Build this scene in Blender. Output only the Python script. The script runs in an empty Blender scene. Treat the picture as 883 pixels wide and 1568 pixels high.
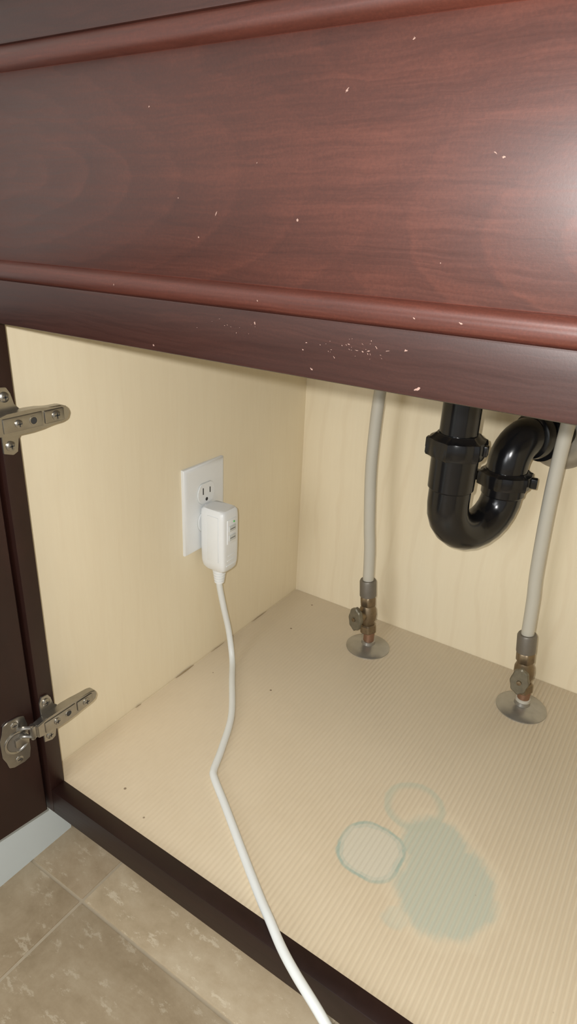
import bpy, bmesh, math, random
from mathutils import Vector, Matrix
random.seed(4)
scene=bpy.context.scene
scene.view_settings.view_transform='Standard'
scene.view_settings.look='None'

# ---------------------------------------------------------------- materials
class NT:
    def __init__(s,name):
        s.m=bpy.data.materials.new(name);s.m.use_nodes=True
        s.t=s.m.node_tree;s.b=s.t.nodes['Principled BSDF']
        s._co=None
    def n(s,ty,**k):
        x=s.t.nodes.new(ty)
        for a,b in k.items(): setattr(x,a,b)
        return x
    def put(s,sock,v):
        if isinstance(v,bpy.types.NodeSocket): s.t.links.new(v,sock)
        elif v is not None: sock.default_value=v
    def co(s):
        if s._co is None: s._co=s.n('ShaderNodeTexCoord').outputs['Object']
        return s._co
    def map(s,scale=(1,1,1),loc=(0,0,0),vec=None):
        x=s.n('ShaderNodeMapping');s.put(x.inputs['Vector'],vec or s.co())
        x.inputs['Scale'].default_value=scale;x.inputs['Location'].default_value=loc
        return x.outputs[0]
    def noise(s,vec,scale=5,detail=4,rough=.5,dist=0):
        x=s.n('ShaderNodeTexNoise');s.put(x.inputs['Vector'],vec)
        x.inputs['Scale'].default_value=scale;x.inputs['Detail'].default_value=detail
        x.inputs['Roughness'].default_value=rough;x.inputs['Distortion'].default_value=dist
        return x.outputs['Fac']
    def vor(s,vec,scale=5):
        x=s.n('ShaderNodeTexVoronoi');s.put(x.inputs['Vector'],vec);x.inputs['Scale'].default_value=scale
        return x.outputs['Distance'],x.outputs['Color']
    def ma(s,op,a,b=None,c=None,clamp=False):
        x=s.n('ShaderNodeMath',operation=op);x.use_clamp=clamp
        s.put(x.inputs[0],a)
        if b is not None:s.put(x.inputs[1],b)
        if c is not None:s.put(x.inputs[2],c)
        return x.outputs[0]
    def ramp(s,f,stops):
        x=s.n('ShaderNodeValToRGB');s.put(x.inputs[0],f)
        e=x.color_ramp.elements
        while len(e)<len(stops): e.new(.5)
        for i,(p,c) in enumerate(stops):
            e[i].position=p;e[i].color=(c[0],c[1],c[2],1) if not isinstance(c,(int,float)) else (c,c,c,1)
        return x.outputs[0]
    def rng(s,f,a,b,c=0.,d=1.):
        x=s.n('ShaderNodeMapRange');x.interpolation_type='SMOOTHSTEP';s.put(x.inputs[0],f)
        for i,v in zip((1,2,3,4),(a,b,c,d)): x.inputs[i].default_value=v
        return x.outputs[0]
    def mix(s,f,a,b,bt='MIX'):
        x=s.n('ShaderNodeMix',data_type='RGBA',blend_type=bt)
        s.put(x.inputs[0],f)
        for i,v in ((6,a),(7,b)):
            if isinstance(v,(tuple,list)): v=(v[0],v[1],v[2],1)
            s.put(x.inputs[i],v)
        return x.outputs[2]
    def sep(s,vec=None):
        x=s.n('ShaderNodeSeparateXYZ');s.put(x.inputs[0],vec or s.co());return x.outputs
    def comb(s,a,b,c):
        x=s.n('ShaderNodeCombineXYZ')
        for i,v in enumerate((a,b,c)): s.put(x.inputs[i],v)
        return x.outputs[0]
    def bump(s,h,st=.2,dist=.001):
        x=s.n('ShaderNodeBump');s.put(x.inputs['Height'],h);x.inputs['Strength'].default_value=st
        x.inputs['Distance'].default_value=dist;s.put(s.b.inputs['Normal'],x.outputs[0])
    def fin(s,col=None,rough=.5,metal=0,spec=.5,coat=0,coatr=.2):
        if isinstance(col,(tuple,list)): col=(col[0],col[1],col[2],1)
        s.put(s.b.inputs['Base Color'],col);s.put(s.b.inputs['Roughness'],rough)
        s.put(s.b.inputs['Metallic'],metal);s.b.inputs['Specular IOR Level'].default_value=spec
        s.b.inputs['Coat Weight'].default_value=coat;s.b.inputs['Coat Roughness'].default_value=coatr
        return s.m

def mahogany(name,vertical=False,dark=1.0,figw=.13,red=1.0):
    t=NT(name);o=t.sep()
    along,across=(o[2],o[0]) if vertical else (o[0],o[2])
    wob=t.noise(t.comb(t.ma('MULTIPLY',along,6.),o[1],t.ma('MULTIPLY',across,20.)),1.,5,.6)
    wb=t.ma('SUBTRACT',wob,.5)
    def fig(cx,cz,sq,sc):
        a=t.ma('MULTIPLY',t.ma('SUBTRACT',along,cx),sq)
        c=t.ma('ADD',t.ma('SUBTRACT',across,cz),t.ma('MULTIPLY',wb,.05))
        d=t.ma('SQRT',t.ma('ADD',t.ma('MULTIPLY',a,a),t.ma('MULTIPLY',c,c)))
        d=t.ma('ADD',d,t.ma('MULTIPLY',wb,.012))
        s_=t.ma('FRACT',t.ma('MULTIPLY',t.ma('POWER',d,.85),sc))
        return t.ma('MULTIPLY',t.rng(s_,0.,.12),t.ma('POWER',t.ma('SUBTRACT',1.,s_),.6))
    f1=fig(.085,.598,.34,58.);f2=fig(.50,.575,.42,52.)
    sel=t.rng(along,.29,.41)
    fg=t.ma('ADD',t.ma('MULTIPLY',f1,t.ma('SUBTRACT',1.,sel)),t.ma('MULTIPLY',f2,t.ma('MULTIPLY',sel,.7)))
    vis=t.noise(t.comb(t.ma('MULTIPLY',along,5.),o[1],t.ma('MULTIPLY',across,12.)),1.,2,.5)
    fg=t.ma('MULTIPLY',fg,t.rng(vis,.35,.65,.25,1.))
    streak=t.noise(t.comb(t.ma('MULTIPLY',along,18.),t.ma('MULTIPLY',o[1],60.),t.ma('MULTIPLY',t.ma('ADD',across,t.ma('MULTIPLY',wob,.02)),520.)),1.,5,.6)
    mid=t.noise(t.comb(t.ma('MULTIPLY',along,7.),o[1],t.ma('MULTIPLY',t.ma('ADD',across,t.ma('MULTIPLY',wob,.02)),110.)),1.,4,.55)
    broad=t.noise(t.comb(t.ma('MULTIPLY',along,3.),o[1],t.ma('MULTIPLY',across,18.)),1.,3,.5)
    grit=t.noise(t.map((900,900,900)),1.,3,.6)
    f=t.ma('SUBTRACT',t.ma('ADD',t.ma('MULTIPLY',streak,.27),t.ma('ADD',t.ma('MULTIPLY',broad,.30),t.ma('ADD',t.ma('MULTIPLY',mid,.23),t.ma('MULTIPLY',grit,.20)))),t.ma('MULTIPLY',t.ma('SUBTRACT',fg,.3),figw))
    k=dark*.86
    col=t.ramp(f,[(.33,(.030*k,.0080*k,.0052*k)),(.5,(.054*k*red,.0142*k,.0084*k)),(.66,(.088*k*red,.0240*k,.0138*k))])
    t.bump(t.ma('ADD',streak,grit),.05,.0004)
    return t.fin(col,t.rng(streak,.2,.8,.42,.50),0,.45,.10,.38)

def maple(name,axis):
    t=NT(name);o=t.sep()
    h=o[1] if axis=='x' else o[0]
    wob=t.noise(t.comb(t.ma('MULTIPLY',h,10.),0.,t.ma('MULTIPLY',o[2],4.)),1.,3)
    v=t.comb(t.ma('ADD',t.ma('SUBTRACT',h,.42),t.ma('MULTIPLY',wob,.07)),0.,t.ma('MULTIPLY',t.ma('SUBTRACT',o[2],.12),.22))
    w=t.n('ShaderNodeTexWave',wave_type='RINGS',rings_direction='SPHERICAL')
    t.put(w.inputs['Vector'],v);w.inputs['Scale'].default_value=9;w.inputs['Distortion'].default_value=1.5
    w.inputs['Detail'].default_value=2
    line=t.rng(w.outputs['Fac'],.20,.0)
    streak=t.noise(t.comb(t.ma('MULTIPLY',h,220.),0.,t.ma('MULTIPLY',o[2],14.)),1.,4,.6)
    band=t.noise(t.comb(t.ma('MULTIPLY',h,7.),0.,t.ma('MULTIPLY',o[2],3.)),1.,3,.5)
    f=t.ma('ADD',t.ma('MULTIPLY',streak,.4),t.ma('MULTIPLY',band,.6))
    col=t.ramp(f,[(.3,(.815,.710,.510)),(.5,(.840,.740,.540)),(.7,(.865,.772,.572))])
    col=t.mix(t.ma('MULTIPLY',line,.07 if axis=='y' else .02),col,(.50,.34,.17))
    t.bump(streak,.02,.0004)
    return t.fin(col,.42,0,.4)

def liner():
    t=NT('ribbed_liner_mat');o=t.sep();x,y=o[0],o[1]
    rib=t.ma('MULTIPLY_ADD',t.ma('SINE',t.ma('MULTIPLY',x,2*math.pi/.0052)),.5,.5)
    n1=t.noise(t.map((6,6,6)),1.,4,.6);n2=t.noise(t.map((45,45,45)),1.,3,.6);n3=t.noise(t.map((400,60,1)),1.,3,.6)
    base=t.ramp(t.ma('ADD',t.ma('MULTIPLY',n1,.7),t.ma('MULTIPLY',n3,.3)),[(.3,(.67,.555,.39)),(.5,(.72,.605,.435)),(.72,(.765,.65,.475))])
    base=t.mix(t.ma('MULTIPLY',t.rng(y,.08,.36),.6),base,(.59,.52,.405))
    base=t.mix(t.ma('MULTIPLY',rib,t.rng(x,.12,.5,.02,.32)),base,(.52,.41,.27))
    nx=t.ma('MULTIPLY',t.ma('SUBTRACT',n2,.5),.020)
    def dist(cx,cy,sx=1.,sy=1.,p=2.):
        a=t.ma('POWER',t.ma('ABSOLUTE',t.ma('MULTIPLY',t.ma('SUBTRACT',x,cx),sx)),p)
        b=t.ma('POWER',t.ma('ABSOLUTE',t.ma('MULTIPLY',t.ma('SUBTRACT',y,cy),sy)),p)
        return t.ma('POWER',t.ma('ADD',a,b),1./p)
    teal=(.505,.545,.445);td=(.33,.45,.39)
    dp=t.ma('ADD',t.ma('MINIMUM',dist(.422,.145,1.,.86),t.ma('ADD',dist(.395,.185,1,1),.012)),nx)
    pud=t.rng(dp,.052,.040)
    lob=t.rng(t.ma('ADD',dist(.396,.0915),nx),.015,.008)
    rl=t.ma('MULTIPLY_ADD',rib,-.25,.95)
    base=t.mix(t.ma('MULTIPLY',t.ma('MULTIPLY',t.ma('MAXIMUM',pud,t.ma('MULTIPLY',lob,.6)),.9),rl),base,teal)
    halo=t.ma('MULTIPLY',t.rng(dp,.062,.050),t.rng(dp,.040,.050))
    base=t.mix(t.ma('MULTIPLY',halo,.30),base,(.78,.68,.50))
    d1=t.ma('ADD',dist(.3445,.140,1.,1.,2.6),t.ma('MULTIPLY',nx,.35))
    inn=t.rng(d1,.033,.029)
    base=t.mix(t.ma('MULTIPLY',inn,.85),base,(.66,.62,.50))
    ring=t.ma('MULTIPLY',t.rng(d1,.0345,.032),t.rng(d1,.0285,.0312))
    ring2=t.ma('MULTIPLY',t.rng(d1,.0300,.0288),t.rng(d1,.0260,.0272))
    rr=t.ma('MAXIMUM',ring,t.ma('MULTIPLY',ring2,.35))
    base=t.mix(t.ma('MULTIPLY',rr,t.rng(n2,.3,.65,.35,.80)),base,td)
    d2=t.ma('ADD',dist(.358,.218),t.ma('MULTIPLY',nx,.3))
    r2=t.ma('MULTIPLY',t.rng(d2,.035,.031),t.rng(d2,.021,.030))
    base=t.mix(t.ma('MULTIPLY',r2,.75),base,(.53,.54,.42))
    spk,_=t.vor(t.map((22,22,1)),1.)
    base=t.mix(t.ma('MULTIPLY',t.rng(spk,.045,.03),.8),base,(.16,.10,.06))
    t.bump(t.ma('MULTIPLY',rib,t.rng(x,.05,.42,.12,1.)),.8,.0008)
    return t.fin(base,.28,0,.5)

def plain(name,col,rough=.5,metal=0,spec=.5,ns=60,var=.12,b=0.):
    t=NT(name);f=t.noise(t.map((ns,ns,ns)),1.,4,.6)
    c=t.mix(f,tuple(v*(1-var) for v in col),tuple(min(1,v*(1+var)) for v in col))
    if b: t.bump(f,b,.0005)
    return t.fin(c,rough,metal,spec)

def travertine():
    t=NT('travertine_mat')
    at=t.n('ShaderNodeAttribute',attribute_name='tone').outputs['Fac']
    n1=t.noise(t.map((7,11,7)),1.,6,.65,.6);n2=t.noise(t.map((60,60,60)),1.,5,.7)
    f=t.ma('ADD',t.ma('MULTIPLY',n1,.7),t.ma('MULTIPLY',n2,.3))
    c=t.ramp(f,[(.32,(.325,.245,.15)),(.5,(.43,.335,.22)),(.68,(.53,.435,.305))])
    pit=t.noise(t.map((28,55,28)),1.,8,.75)
    c=t.mix(t.ma('MULTIPLY',t.rng(pit,.56,.63),.6),c,(.63,.54,.40))
    c=t.mix(1.,c,t.ramp(at,[(0,(.80,.78,.76)),(1,(1.22,1.24,1.24))]),'MULTIPLY')
    t.bump(n2,.12,.001)
    return t.fin(c,.38,0,.45)

M_wood=mahogany('mahogany_panel');M_frame=mahogany('mahogany_frame',False,.58,.03);M_bead=mahogany('mahogany_bead',False,1.25,.02,1.05)  # bead copy is brighter: light caught by its curve is put into the colour
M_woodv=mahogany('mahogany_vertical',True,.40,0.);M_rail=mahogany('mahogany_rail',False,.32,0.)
M_mx=maple('maple_side','x');M_my=maple('maple_back','y')
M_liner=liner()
M_white=plain('white_plastic',(.82,.84,.84),.32,0,.5,80,.02)
M_cord=plain('cord_vinyl',(.76,.78,.76),.4,0,.5,60,.03)
M_slot=plain('slot_dark',(.03,.03,.03),.6)
M_led=plain('led_green',(.10,.55,.12),.3)
M_grey=plain('button_grey',(.62,.64,.62),.4)
M_abs=plain('black_abs',(.007,.007,.008),.20,0,.5,60,.2)
M_pex=plain('pex_tube',(.53,.505,.43),.4,0,.5,30,.05)
M_crimp=plain('crimp_sleeve',(.20,.18,.15),.45,.5,.5,90,.2)
M_chrome=plain('worn_chrome',(.40,.385,.35),.30,.75,.5,90,.2,.03)
M_steel=plain('hinge_steel',(.40,.38,.34),.28,.95,.5,120,.15,.02)
M_brass=plain('aged_brass',(.24,.18,.11),.40,.75,.5,150,.35,.08)
M_copper=plain('copper_pipe',(.34,.20,.13),.42,.75,.5,150,.3,.05)
M_handle=plain('valve_handle',(.20,.18,.13),.45,.5,.5,150,.35,.1)
M_wall=plain('wall_paint',(.74,.80,.79),.6,0,.3,20,.03)
M_base=plain('baseboard_paint',(.76,.83,.82),.4,0,.4,20,.02)
M_trav=travertine()
M_grout=plain('grout',(.46,.385,.275),.8,0,.3,90,.12,.1)
M_stone=plain('stone_counter',(.30,.26,.21),.25,0,.5,40,.35)
M_seam=plain('seam_brown',(.34,.25,.14),.8)  # dark brown for the thin line where left panel meets floor
M_chip=plain('chipped_finish',(.25,.16,.13),.7,0,.3,900,.5)

# ---------------------------------------------------------------- mesh builder
class MB:
    def __init__(s,name,parent=None,smooth=40):
        s.name=name;s.V=[];s.F=[];s.mi=[];s.mats=[];s.parent=parent;s.sm=smooth
    def m(s,mat):
        if mat not in s.mats: s.mats.append(mat)
        return s.mats.index(mat)
    def add(s,vs,fs,mat,M=None):
        o=len(s.V)
        for v in vs:
            v=Vector(v); s.V.append(M@v if M else v)
        for i,f in enumerate(fs):
            s.F.append([o+j for j in f]);s.mi.append(s.m(mat[i] if isinstance(mat,list) else mat))
    def addbm(s,bm,mat,M=None):
        bm.verts.index_update()
        s.add([v.co.copy() for v in bm.verts],[[v.index for v in f.verts] for f in bm.faces],mat,M);bm.free()
    def box(s,a,b,mat,bev=0,M=None,seg=2):
        bm=bmesh.new();bmesh.ops.create_cube(bm,size=1)
        for v in bm.verts: v.co=Vector([(a[i]+b[i])/2+v.co[i]*(b[i]-a[i]) for i in range(3)])
        if bev: bmesh.ops.bevel(bm,geom=bm.edges[:],offset=bev,segments=seg,profile=.6,affect='EDGES')
        s.addbm(bm,mat,M)
    def lathe(s,prof,mat,M=None,n=32,cap=True,wob=None):
        vs=[];fs=[]
        for j,(r,z) in enumerate(prof):
            for i in range(n):
                a=2*math.pi*i/n;rr=r*(1+(wob(a,z) if wob else 0))
                vs.append((rr*math.cos(a),rr*math.sin(a),z))
        for j in range(len(prof)-1):
            for i in range(n):
                k=(i+1)%n;fs.append((j*n+i,j*n+k,(j+1)*n+k,(j+1)*n+i))
        if cap: fs.append(tuple(range(n))[::-1]);fs.append(tuple((len(prof)-1)*n+i for i in range(n)))
        s.add(vs,fs,mat,M)
    def tube(s,pts,rad,mat,n=20,sub=8,smooth=True,cap=True):
        P=[Vector(p) for p in pts]
        if smooth:
            Q=[];L=len(P)
            for i in range(L-1):
                p0=P[max(i-1,0)];p1=P[i];p2=P[i+1];p3=P[min(i+2,L-1)]
                for k in range(sub):
                    u=k/sub
                    Q.append(.5*((2*p1)+(p2-p0)*u+(2*p0-5*p1+4*p2-p3)*u*u+(3*p1-p0-3*p2+p3)*u**3))
            Q.append(P[-1]);P=Q
        T=[(P[min(i+1,len(P)-1)]-P[max(i-1,0)]).normalized() for i in range(len(P))]
        nrm=T[0].orthogonal().normalized();vs=[];fs=[]
        for i,p in enumerate(P):
            nrm=(nrm-T[i]*nrm.dot(T[i])).normalized();b=T[i].cross(nrm)
            r=rad(i/(len(P)-1)) if callable(rad) else rad
            for k in range(n):
                a=2*math.pi*k/n;vs.append(p+(nrm*math.cos(a)+b*math.sin(a))*r)
        for i in range(len(P)-1):
            for k in range(n):
                q=(k+1)%n;fs.append((i*n+k,i*n+q,(i+1)*n+q,(i+1)*n+k))
        if cap: fs.append(tuple(range(n))[::-1]);fs.append(tuple((len(P)-1)*n+k for k in range(n)))
        s.add(vs,fs,mat)
    def prism(s,poly,h0,h1,mat,M=None,bev=0):
        bm=bmesh.new();n=len(poly)
        a=[bm.verts.new((x,y,h0)) for x,y in poly];b=[bm.verts.new((x,y,h1)) for x,y in poly]
        bm.faces.new(a[::-1]);bm.faces.new(b)
        for i in range(n): bm.faces.new((a[i],a[(i+1)%n],b[(i+1)%n],b[i]))
        if bev: bmesh.ops.bevel(bm,geom=bm.edges[:],offset=bev,segments=2,affect='EDGES')
        s.addbm(bm,mat,M)
    def panel(s,x0,x1,z0,z1,prof,mat,M=None,pick=None):
        vs=[];fs=[];ms=[]
        for ins,y in prof:
            vs+=[(x0+ins,y,z0+ins),(x1-ins,y,z0+ins),(x1-ins,y,z1-ins),(x0+ins,y,z1-ins)]
        for j in range(len(prof)-1):
            for i in range(4):
                k=(i+1)%4;fs.append((j*4+i,j*4+k,(j+1)*4+k,(j+1)*4+i));ms.append(pick(prof[j][0]) if pick else mat)
        L=(len(prof)-1)*4;fs.append((L,L+1,L+2,L+3));fs.append((3,2,1,0));ms+=[mat,mat]
        s.add(vs,fs,ms,M)
    def done(s):
        me=bpy.data.meshes.new(s.name);me.from_pydata([tuple(v) for v in s.V],[],s.F)
        for m in s.mats: me.materials.append(m)
        for p,k in zip(me.polygons,s.mi): p.material_index=k
        bm=bmesh.new();bm.from_mesh(me);bmesh.ops.recalc_face_normals(bm,faces=bm.faces);
        for f in bm.faces: f.smooth=True
        for e in bm.edges:
            if len(e.link_faces)==2 and e.calc_face_angle(0)>math.radians(s.sm): e.smooth=False
        bm.to_mesh(me);bm.free()
        ob=bpy.data.objects.new(s.name,me);scene.collection.objects.link(ob)
        if s.parent: ob.parent=s.parent
        return ob
def empty(name):
    e=bpy.data.objects.new(name,None);scene.collection.objects.link(e);return e
def axisM(loc,z,xh=(0,0,1)):
    z=Vector(z).normalized();x=Vector(xh);x=(x-z*x.dot(z))
    if x.length<1e-4: x=z.orthogonal()
    x.normalize();y=z.cross(x)
    M=Matrix.Identity(4)
    for i in range(3): M[i][0]=x[i];M[i][1]=y[i];M[i][2]=z[i];M[i][3]=loc[i]
    return M

# ---------------------------------------------------------------- dimensions (metres)
D=.5295; W=.84; XS=.029; FB=.0175; ZT=.5004; TOP=.70; ZF=-.15; WL=-.046

# ---------------------------------------------------------------- room shell
b=MB('floor')
S=.305;g=.0018
b.box((WL,-1.5,ZF-.03),(1.9,D+.06,ZF-.0012),M_grout)
tile_ranges=[]
for i in range(-1,7):
    for j in range(-5,2):
        x0=.057+S*i+g;x1=.057+S*(i+1)-g;y0=.001+S*j+g;y1=.001+S*(j+1)-g
        x0=max(x0,WL);x1=min(x1,1.9);y0=max(y0,-1.5);y1=min(y1,D+.06)
        if x1-x0<.01 or y1-y0<.01: continue
        s0=len(b.V);b.box((x0,y0,ZF-.02),(x1,y1,ZF),M_trav,.0012)
        tone=random.random()*.6+.2
        if j==0 and i==0: tone=.95
        if j==-1 and i==0: tone=.55
        if i==-1 and j==-1: tone=.45
        if i==-1 and j==0: tone=.25
        tile_ranges.append((s0,len(b.V),tone))
fl=b.done()
at=fl.data.attributes.new('tone','FLOAT','POINT')
for s0,s1,tn in tile_ranges:
    for i in range(s0,s1): at.data[i].value=tn
b=MB('wall_left');b.box((WL-.1,-1.5,ZF-.03),(WL,D+.16,2.2),M_wall);b.done()
b=MB('wall_back');b.box((WL,D+.06,ZF-.03),(1.9,D+.16,2.2),M_wall);b.done()
b=MB('baseboard_left')
b.prism([(0,0),(.0125,0),(.0125,.070),(.010,.080),(.004,.086),(0,.086)],0,1.56,M_base,Matrix(((1,0,0,WL),(0,0,1,-1.5),(0,1,0,ZF),(0,0,0,1))))
b.done()

# ---------------------------------------------------------------- cabinet
cab=empty('sink_base_cabinet')
b=MB('side_panel_left',cab);b.box((-.016,FB,-.0276),(0,D+.012,TOP),M_mx);b.box((-.016,.075,ZF),(0,D+.012,-.0276),M_mx);b.done()
b=MB('side_panel_right',cab);b.box((W,FB,ZF),(W+.016,D+.012,TOP),M_mx);b.done()
b=MB('back_panel',cab);b.box((0,D,-.016),(W,D+.012,TOP),M_my);b.done()
b=MB('bottom_panel',cab);b.box((0,FB,-.016),(W,D,-.0012),M_my);b.done()
b=MB('shelf_liner',cab)
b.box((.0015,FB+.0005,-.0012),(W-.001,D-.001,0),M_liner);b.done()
b=MB('seam',cab)
random.seed(2)
for y0,y1,w in ((.225,.262,.0010),(.15,.16,.0005),(.30,.33,.0004),(.40,.44,.0005)):
    pts=[];N=10
    for i in range(N+1): pts.append((.0016,y0+(y1-y0)*i/N,.0004+random.uniform(0,.0004)))
    b.tube(pts,lambda u,w=w:w*(.3+.7*math.sin(math.pi*u)),M_seam,6,2)
b.done()
b=MB('face_frame',cab)
b.box((WL+.001,0,-.0276),(XS,FB,TOP),M_woodv,.0008)
b.box((W-.03,0,-.0276),(W+.05,FB,TOP),M_woodv,.0008)
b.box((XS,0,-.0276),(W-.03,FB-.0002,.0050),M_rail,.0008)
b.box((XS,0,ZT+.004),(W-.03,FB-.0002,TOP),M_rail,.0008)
b.done()
b=MB('toe_kick',cab);b.box((-.016,.075,ZF),(W+.016,.087,-.017),M_rail);b.done()
b=MB('drawer_front',cab)
b.panel(.004,W-.004,ZT,.694,[(0,-.0005),(0,-.0160),(.0008,-.0180),(.003,-.019),(.0295,-.019),(.0303,-.0186),(.0308,-.0174),(.0314,-.0182),(.0325,-.0194),(.0345,-.0204),(.0368,-.0206),(.0390,-.0200),(.0410,-.0184),(.0424,-.0164),(.0430,-.0146),(.0436,-.0150)],M_wood,None,lambda i:M_frame if i<.0305 else M_bead)
b.done()
b=MB('finish_chips',cab)
random.seed(11)
def chip(x,z,y,s,a=1.,ang=None):
    n=11;ang=random.uniform(-1.0,1.0) if ang is None else ang;p=[]
    for i in range(n):
        t_=2*math.pi*i/n;r_=s*random.uniform(.35,1.25);q=Vector((r_*math.cos(t_)*a,r_*math.sin(t_)/a))
        p.append((x+q.x*math.cos(ang)-q.y*math.sin(ang),z+q.x*math.sin(ang)+q.y*math.cos(ang)))
    Mq=Matrix(((1,0,0,0),(0,0,-1,y),(0,1,0,0),(0,0,0,1)))
    b.prism(p,0,.00008,M_chip,Mq)
P=-.0150
for x,z,s,a in ((.229,.627,.0005,1),(.3476,.627,.0008,.6),(.325,.575,.0008,1.1),(.274,.5766,.0007,1.9),(.248,.584,.0004,1),(.4205,.6004,.0007,1),(.4170,.602,.0005,1.8),(.377,.643,.0006,.8),(.262,.565,.0005,1),(.30,.60,.0003,1.5),(.40,.56,.0003,1)):
    chip(x,z,P,s,a)
for x,z,s,a in ((.390,.5216,.0008,1.3),(.336,.5187,.0004,1.6),(.371,.5190,.0005,1.7),(.398,.505,.0010,1.6),(.3035,.525,.0006,.6),(.229,.5045,.0007,1),(.340,.506,.0007,1.5)):
    chip(x,z,-.0190,s,a)
for i in range(30): chip(random.gauss(.362,.017),random.gauss(.5190,.0028),-.0190,random.choice((.00015,.0002,.00025,.0004)),random.uniform(1.0,3.0),random.uniform(-1.2,.6))
for i in range(12): chip(random.gauss(.285,.013),random.gauss(.5225,.0024),-.0190,random.uniform(.00012,.00028),random.uniform(1.,2.6))
for x,z,s,a in ((.200,.5365,.0005,1),(.306,.5365,.0004,1.3),(.393,.5365,.0006,1.8),(.415,.5365,.0006,1.7)):
    chip(x,z,-.0206,s,a)
b.done()
b=MB('countertop',cab);b.box((WL+.001,-.04,TOP),(W+.06,D+.055,TOP+.03),M_stone,.004);b.done()

# ---------------------------------------------------------------- door (open)
door=empty('cabinet_door')
b=MB('door_leaf',door)
ang=math.radians(7);dw=.31;dz0=-.024;dz1=.497
Md=Matrix.Translation((.0235,-.0035,0))@Matrix.Rotation(-math.pi/2-ang,4,'Z')
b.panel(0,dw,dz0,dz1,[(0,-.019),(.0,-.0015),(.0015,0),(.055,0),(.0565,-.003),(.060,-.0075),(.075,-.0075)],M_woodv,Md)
b.done()

def hinge(name,zc,cup=True):
    b=MB(name,None,35)
    X0=XS
    pl=[(-.001,-.026),(.008,-.029),(.0125,-.027),(.0140,-.016),(.0185,-.010),(.0185,.010),(.0140,.014),(.0125,.023),(.009,.029),(.002,.030),(-.001,.024)]
    Mp=Matrix(((0,0,1,X0),(1,0,0,.0005),(0,1,0,zc),(0,0,0,1)))
    b.prism(pl,0,.0022,M_steel,Mp,.0004)
    for dz in (-.0205,.0215):
        b.lathe([(.0044,0),(.0044,.0008),(.0032,.0018),(.0012,.0020),(.0011,.0006)],M_steel,axisM((X0+.0022,.0065,zc+dz),(1,0,0)),20)
        b.box((X0+.0032,.0065-.0024,zc+dz-.0004),(X0+.0043,.0065+.0024,zc+dz+.0004),M_slot)
        b.box((X0+.0032,.0065-.0004,zc+dz-.0024),(X0+.0043,.0065+.0004,zc+dz+.0024),M_slot)
    arm=[(-.013,-.0075),(.000,-.0095),(.022,-.0098),(.032,-.0092),(.040,-.0080),(.054,-.0076),(.060,-.0055),(.0625,0),(.060,.0055),(.054,.0076),(.040,.0080),(.032,.0092),(.022,.0098),(.000,.0095),(-.013,.0075)]
    Ma=Matrix(((0,0,1,X0+.0022),(1,0,0,.001),(0,1,0,zc),(0,0,0,1)))
    b.prism(arm,0,.0090,M_steel,Ma,.0010)
    xf=X0+.0112
    b.box((xf-.0004,-.004,zc-.0062),(xf+.0010,.034,zc+.0062),M_steel,.0008)
    b.box((xf-.0002,.036,zc-.0056),(xf+.0012,.056,zc+.0056),M_steel,.0010)
    for yy,r in ((.010,.0036),(.0475,.0044)):
        b.lathe([(r,0),(r,.0010),(r*.7,.0018),(r*.25,.0019),(r*.22,.0008)],M_steel,axisM((xf+.0009,yy,zc),(1,0,0)),20)
        b.box((xf+.0024,yy-r*.6,zc-.0004),(xf+.0031,yy+r*.6,zc+.0004),M_slot)
        b.box((xf+.0024,yy-.0004,zc-r*.6),(xf+.0031,yy+.0004,zc+r*.6),M_slot)
    b.lathe([(.0030,0),(.0030,.0003)],M_slot,axisM((xf+.0009,.0245,zc),(1,0,0)),20)
    b.lathe([(.0042,0),(.0040,.0006),(.0031,.0006)],M_steel,axisM((xf+.0008,.0245,zc),(1,0,0)),20,False)
    for dz in (-.0055,.0055):
        b.tube([(X0+.0065,-.008,zc+dz),(X0+.005,-.015,zc+dz),(X0-.001,-.020,zc+dz*.9),(X0-.008,-.023,zc+dz*.9-.004)],.0020,M_steel,8,4)
    b.box((X0+.0030,-.0165,zc-.0075),(X0+.0085,-.0060,zc+.0075),M_steel,.0014)
    b.tube([(X0+.0055,-.0145,zc-.0088),(X0+.0055,-.0145,zc+.0088)],.0022,M_steel,10,1,False)
    Mc=Md@Matrix(((1,0,0,.022),(0,0,1,0),(0,1,0,zc-.012),(0,0,0,1)))
    fl=[(-.013,-.016),(-.011,-.0265),(-.005,-.029),(.006,-.029),(.011,-.0265),(.013,-.018),(.016,-.010),(.016,.010),(.013,.018),(.011,.0265),(.006,.029),(-.005,.029),(-.011,.0265),(-.013,.016)]
    b.prism(fl,0,.0018,M_steel,Mc,.0004)
    b.lathe([(.0125,.0017),(.0130,.0028),(.0118,.0032),(.0105,.0026),(.0100,.0019)],M_steel,Mc,28)
    b.lathe([(.0098,.0019),(.0098,.0022)],M_crimp,Mc,28)
    b.box((-.011,-.0045,.0015),(.003,.0055,.0058),M_steel,.0014,Mc)
    for dz in (-.0215,.0215):
        Ms=Mc@Matrix.Translation((0,dz,.0018))
        b.lathe([(.0040,0),(.0038,.0008),(.0020,.0013),(.001,.0013),(.001,.0006)],M_steel,Ms,18)
        b.box((-.0024,-.0004,.0010),(.0024,.0004,.0016),M_slot,0,Ms)
    return b.done()
hinge('cabinet_hinge',.100);hinge('cabinet_hinge.001',.414)

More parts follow.
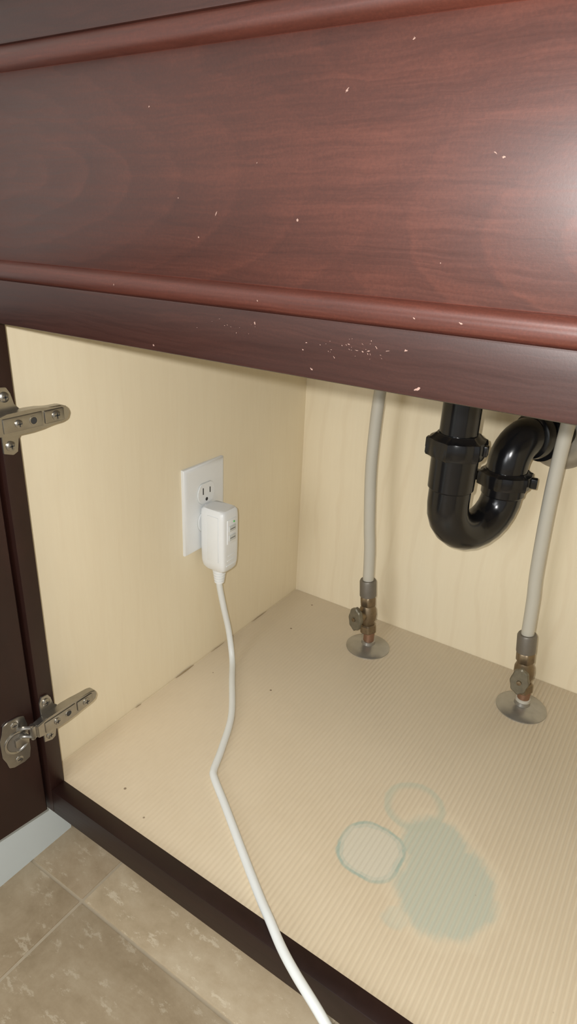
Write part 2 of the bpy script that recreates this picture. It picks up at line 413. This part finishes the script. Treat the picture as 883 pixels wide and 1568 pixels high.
# ---------------------------------------------------------------- outlet
OY=.2868;OZ=.2383
b=MB('wall_outlet')
hw,hh=.0388,.0587
prof=[(0,.0),(0,.0030),(.0010,.0044),(.0032,.0054),(.006,.0058)]
Mo=Matrix(((0,-1,0,0),(1,0,0,OY),(0,0,1,OZ),(0,0,0,1)))
b.panel(-hw,hw,-hh,hh,[(i,-d) for i,d in prof],M_white,Mo)
def oval(r,c,n=36):
    o=[]
    for i in range(n):
        a=2*math.pi*i/n;o.append((max(-c,min(c,r*math.cos(a))),r*math.sin(a)))
    q=[]
    for p in o:
        if not q or (Vector(p)-Vector(q[-1])).length>1e-5:q.append(p)
    return q
for dz in (.0195,-.0195):
    Mr=Matrix(((0,0,1,0),(1,0,0,OY),(0,1,0,OZ+dz),(0,0,0,1)))
    pol=[(y,x) for x,y in oval(.0172,.0143)]
    b.prism(pol,.0055,.0061,M_grey,Mr)
    b.prism([(p[0]*.95,p[1]*.95) for p in pol],.0056,.0076,M_white,Mr,.0003)
    b.box((.0074,OY-.0075,OZ+dz-.001),(.0078,OY-.0058,OZ+dz+.008),M_slot)
    b.box((.0074,OY+.0058,OZ+dz-.001),(.0078,OY+.0075,OZ+dz+.0065),M_slot)
    b.lathe([(.0024,0),(.0024,.0003)],M_slot,axisM((.0074,OY,OZ+dz-.0085),(1,0,0)),16)
b.lathe([(.0028,0),(.0026,.0008),(.0010,.0011)],M_white,axisM((.0057,OY,OZ),(1,0,0)),18)
b.done()

# ---------------------------------------------------------------- plug and cord
pc=empty('power_cord')
b=MB('plug_housing',pc,50)
py=.288
bm=bmesh.new()
secs=[(.1555,.0115,.0150,.0),(.160,.0145,.0185,.0),(.168,.0165,.0195,.0),(.190,.0172,.0198,0),(.232,.0172,.0198,0),(.2405,.0166,.0192,0),(.2435,.0145,.0170,0)]
xc=.0276;rings=[];N=32
for z,hy,hx,_ in secs:
    r=[]
    for i in range(N):
        a=2*math.pi*(i+.5)/N;ca,sa=math.cos(a),math.sin(a);p=.30
        r.append(bm.verts.new((xc+hx*math.copysign(abs(ca)**p,ca),py+hy*math.copysign(abs(sa)**p,sa),z)))
    rings.append(r)
for a_,b_ in zip(rings,rings[1:]):
    for i in range(N): bm.faces.new((a_[i],a_[(i+1)%N],b_[(i+1)%N],b_[i]))
bm.faces.new(rings[0][::-1]);bm.faces.new(rings[-1])
b.addbm(bm,M_white)
fx=xc+.0197
b.box((fx-.001,py-.0090,.198),(fx+.0012,py+.0090,.232),M_white,.001)
b.box((fx+.0006,py-.0065,.2155),(fx+.0024,py+.0065,.2235),M_grey,.0008)
b.box((fx+.0006,py-.0065,.2025),(fx+.0024,py+.0065,.2105),M_grey,.0008)
b.box((fx+.0022,py-.0050,.2190),(fx+.0026,py+.0050,.2197),M_slot)
b.box((fx+.0022,py-.0050,.2062),(fx+.0026,py+.0050,.2069),M_slot)
b.lathe([(.0014,0),(.0012,.001)],M_led,axisM((fx+.0010,py+.0035,.2277),(1,0,0)),12)
b.box((xc-.006,py-.0182,.172),(xc+.012,py-.0165,.236),M_white,.0008)
for i in range(3):
    b.box((fx-.0012,py-.010+i*.0015,.166+i*.007),(fx+.0004,py+.010-i*.0015,.1675+i*.007),M_white,.0005)
for dy in (-.0063,.0063): b.box((.0050,py+dy-.0008,.2145),(.0090,py+dy+.0008,.2215),M_steel)
b.done()
b=MB('strain_relief',pc,50)
prof=[];z=.157
for i in range(6):
    r=.0098-.0006*i
    prof+=[(r,z),(r,z-.0026),(r-.0016,z-.0028),(r-.0016,z-.0040)]
    z-=.0042
b.lathe(prof,M_white,Matrix.Translation((.0272,py,0)),24)
b.done()
b=MB('cable',pc,60)
R=.0043
cp=[(.0272,py,.140),(.0272,py,.128),(.0290,.295,.090),(.0310,.303,.052),(.0370,.302,.022),(.0480,.291,.0070),(.068,.265,.0048),(.112,.208,.0048),(.1375,.158,.0048),(.148,.134,.0050),(.1525,.1245,.0052),(.160,.1165,.0052),(.1945,.0935,.0050),(.249,.056,.0052),(.285,.031,.0075),(.306,.017,.0102),(.328,.003,.0105),(.350,-.008,.0100),(.385,-.021,.004),(.425,-.032,-.022),(.455,-.040,-.075),(.475,-.055,-.120),(.50,-.085,-.1445),(.56,-.14,-.1450),(.66,-.18,-.1450)]
b.tube(cp,R,M_cord,16,8)
b.done()

# ---------------------------------------------------------------- supply lines with stop valves
def supply(name,base,pts,hdir):
    b=MB(name,None,40)
    bx,by=base
    Mb=Matrix.Translation((bx,by,0))
    b.lathe([(.0325,.0),(.0325,.0012),(.0300,.0028),(.022,.0050),(.014,.0066),(.0105,.0075),(.0098,.0120),(.0085,.0125)],M_chrome,Mb,48)
    b.lathe([(.0080,.003),(.0080,.032)],M_copper,Mb,24)
    if name.endswith('1'): b.lathe([(.0092,.010),(.0092,.016),(.0080,.0165)],M_pex,Mb,24)
    lean=(Vector(pts[0])-Vector((bx,by,.02)));lean.normalize()
    Mv=axisM((bx,by,0),lean,(1,0,0))
    hexw=lambda a,z: .06*math.cos(6*a)
    b.lathe([(.0100,.026),(.0118,.028),(.0118,.038),(.0100,.040)],M_brass,Mv,36,True,hexw)
    b.lathe([(.0085,.038),(.0095,.044),(.0120,.049),(.0130,.056),(.0125,.064),(.0100,.070),(.0088,.074)],M_brass,Mv,32)
    b.lathe([(.0100,.071),(.0112,.073),(.0112,.084),(.0100,.086)],M_brass,Mv,36,True,hexw)
    b.lathe([(.0085,.085),(.0122,.087),(.0122,.110),(.0110,.1125)],M_crimp,Mv,28)
    h=Vector(hdir).normalized();c=Vector((bx,by,0))+lean*.057
    Mh=axisM(c,h)
    b.lathe([(.0075,.004),(.0075,.016),(.0090,.016),(.0090,.020),(.0045,.0205),(.0045,.026)],M_brass,Mh,24)
    n=36;vs=[];fs=[];zz=[(.022,.92),(.0235,1.),(.028,1.),(.0295,.9)]
    for z,sc in zz:
        for i in range(n):
            a=2*math.pi*i/n
            vs.append((.0185*sc*math.cos(a)*(1+.05*math.cos(8*a)),.0115*sc*math.sin(a)*(1+.05*math.cos(8*a)),z))
    for j in range(3):
        for i in range(n):
            k=(i+1)%n;fs.append((j*n+i,j*n+k,(j+1)*n+k,(j+1)*n+i))
    fs.append(tuple(range(n))[::-1]);fs.append(tuple(3*n+i for i in range(n)))
    b.add(vs,fs,M_handle,Mh)
    b.lathe([(.0032,.0290),(.0030,.0315),(.0012,.032)],M_brass,Mh,16)
    b.tube([Vector((bx,by,0))+lean*.108]+[Vector(p) for p in pts[1:]],.0080,M_pex,20,8)
    b.done()
supply('water_supply_line',(.180,.4527),[(.1715,.4527,.110),(.1670,.4527,.160),(.1625,.4527,.201),(.1570,.4527,.277),(.1570,.4527,.34),(.1590,.4527,.385),(.166,.452,.48),(.18,.45,TOP-.002)],(-.28,-.96,0))
supply('water_supply_line.001',(.409,.4535),[(.3985,.4535,.115),(.3945,.4535,.16),(.391,.4535,.205),(.3885,.4535,.30),(.390,.4535,.382),(.396,.452,.48),(.40,.45,TOP-.002)],(.05,-1,0))

# ---------------------------------------------------------------- P-trap
b=MB('sink_p_trap',None,38)
T0=Vector((.2935,.377,0));u=Vector((.467,.884,0)).normalized()
def tp(s,z): return T0+u*s+Vector((0,0,z))
r=.0238
def ringset(p,ax,prof,wob=None,n=40,mat=M_abs): b.lathe(prof,mat,axisM(p,ax,(u.y,-u.x,0)),n,True,wob)
b.tube([tp(0,.36),tp(0,TOP-.001)],.0212,M_abs,36,1,False)
pts=[tp(0,.352),tp(0,.31)]
Rb=.043;zc=.291
pts+=[tp(0,.30)]
for i in range(0,13):
    a=math.pi*i/12;pts.append(tp(Rb-Rb*math.cos(a),zc-Rb*math.sin(a)))
pts+=[tp(2*Rb,.303)]
b.tube(pts,r,M_abs,40,1,False)
ringset(tp(0,0),(0,0,1),[(r,.308),(.0258,.310),(.0262,.335),(.0262,.352),(r,.3525)])
ringset(tp(2*Rb,0),(0,0,1),[(r,.288),(.0256,.290),(.0256,.303)])
lug=lambda a,z:.10*max(0,math.cos(6*a))**6
ringset(tp(0,0),(0,0,1),[(.0262,.347),(.0305,.3485),(.0315,.351),(.0315,.364),(.0305,.368),(.0262,.370),(.0225,.374),(.0225,.3742)],lug,72)
ringset(tp(2*Rb,0),(0,0,1),[(.0256,.300),(.0300,.3010),(.0305,.303),(.0305,.313),(.0298,.3165),(.0262,.318),(.0245,.320)],lug,72)
M1=Matrix.Translation(tp(2*Rb,.308))
for a in (0.2,math.pi+.2):
    Mr=M1@Matrix.Rotation(a,4,'Z');b.box((.027,-.005,-.006),(.037,.005,.006),M_abs,.0015,Mr)
M1=Matrix.Translation(tp(0,.359))
for a in (0.1,math.pi+.1):
    Mr=M1@Matrix.Rotation(a,4,'Z');b.box((.027,-.005,-.006),(.0345,.005,.006),M_abs,.0015,Mr)
pts=[tp(2*Rb,.314),tp(2*Rb,.325)];Re=.032
for i in range(0,9):
    a=math.pi/2*i/8;pts.append(tp(2*Rb+Re-Re*math.cos(a),.326+Re*math.sin(a)))
sw=(D-T0.y)/u.y
pts+=[tp(2*Rb+Re+.012,.358)]
b.tube(pts,r,M_abs,40,1,False)
b.tube([tp(2*Rb+Re,.358),tp(sw-.001,.358)],.0205,M_abs,32,1,False)
ringset(tp(2*Rb+Re+.002,.358),u,[(r,-.006),(.0275,-.004),(.0285,.0),(.0285,.010),(.0325,.0105),(.0325,.0145),(.0285,.0150),(.0275,.024),(.0205,.0245)])
b.lathe([(.042,0),(.042,.002),(.038,.006),(.028,.010),(.0225,.011)],M_chrome,axisM((tp(sw,0).x,D-.0005,.352),(0,-1,0)),48)
b.done()

# ---------------------------------------------------------------- camera
right=Vector((0.83122,0.55443,0.04097));down=Vector((0.25290,-0.31146,-0.91599));fwd=Vector((-0.49509,0.77175,-0.39911))
C=Vector((0.5114,-0.3021,0.57))
cam=bpy.data.cameras.new('camera');co=bpy.data.objects.new('camera',cam);scene.collection.objects.link(co)
Mx=Matrix.Identity(4)
for i in range(3): Mx[i][0]=right[i];Mx[i][1]=-down[i];Mx[i][2]=-fwd[i];Mx[i][3]=C[i]
co.matrix_world=Mx
cam.sensor_fit='VERTICAL';cam.sensor_height=36;cam.lens=986.67/1568*36;cam.clip_start=.01
scene.camera=co

# ---------------------------------------------------------------- lights
l=bpy.data.lights.new('phone_flash','POINT');l.energy=11.5;l.shadow_soft_size=.004;l.color=(1,.985,.96)
lo=bpy.data.objects.new('phone_flash',l);scene.collection.objects.link(lo)
lo.location=C-right*.018-down*.012
l=bpy.data.lights.new('ambient_fill','AREA');l.energy=8;l.size=.5;l.color=(1,.96,.90)  # unseen overhead fill, added to raise the ambient room light
lo=bpy.data.objects.new('ambient_fill',l);scene.collection.objects.link(lo);lo.location=(.7,-1.1,2.1)
lo.rotation_euler=(Vector((.3,.2,0))-lo.location).to_track_quat('-Z','Y').to_euler()
l=bpy.data.lights.new('panel_highlight_light','AREA');l.energy=13;l.shape='RECTANGLE';l.size=.55;l.size_y=.9;l.color=(.95,.97,1)  # unseen area light, added so it reflects as a highlight in the drawer front
lo=bpy.data.objects.new('panel_highlight_light',l);scene.collection.objects.link(lo);lo.location=(.18,-2.3,.90)
lo.rotation_euler=(Vector((.45,0,.58))-lo.location).to_track_quat('-Z','Y').to_euler()
w=bpy.data.worlds.new('world');scene.world=w;w.use_nodes=True
w.node_tree.nodes['Background'].inputs[0].default_value=(1,.985,.96,1);w.node_tree.nodes['Background'].inputs[1].default_value=.48
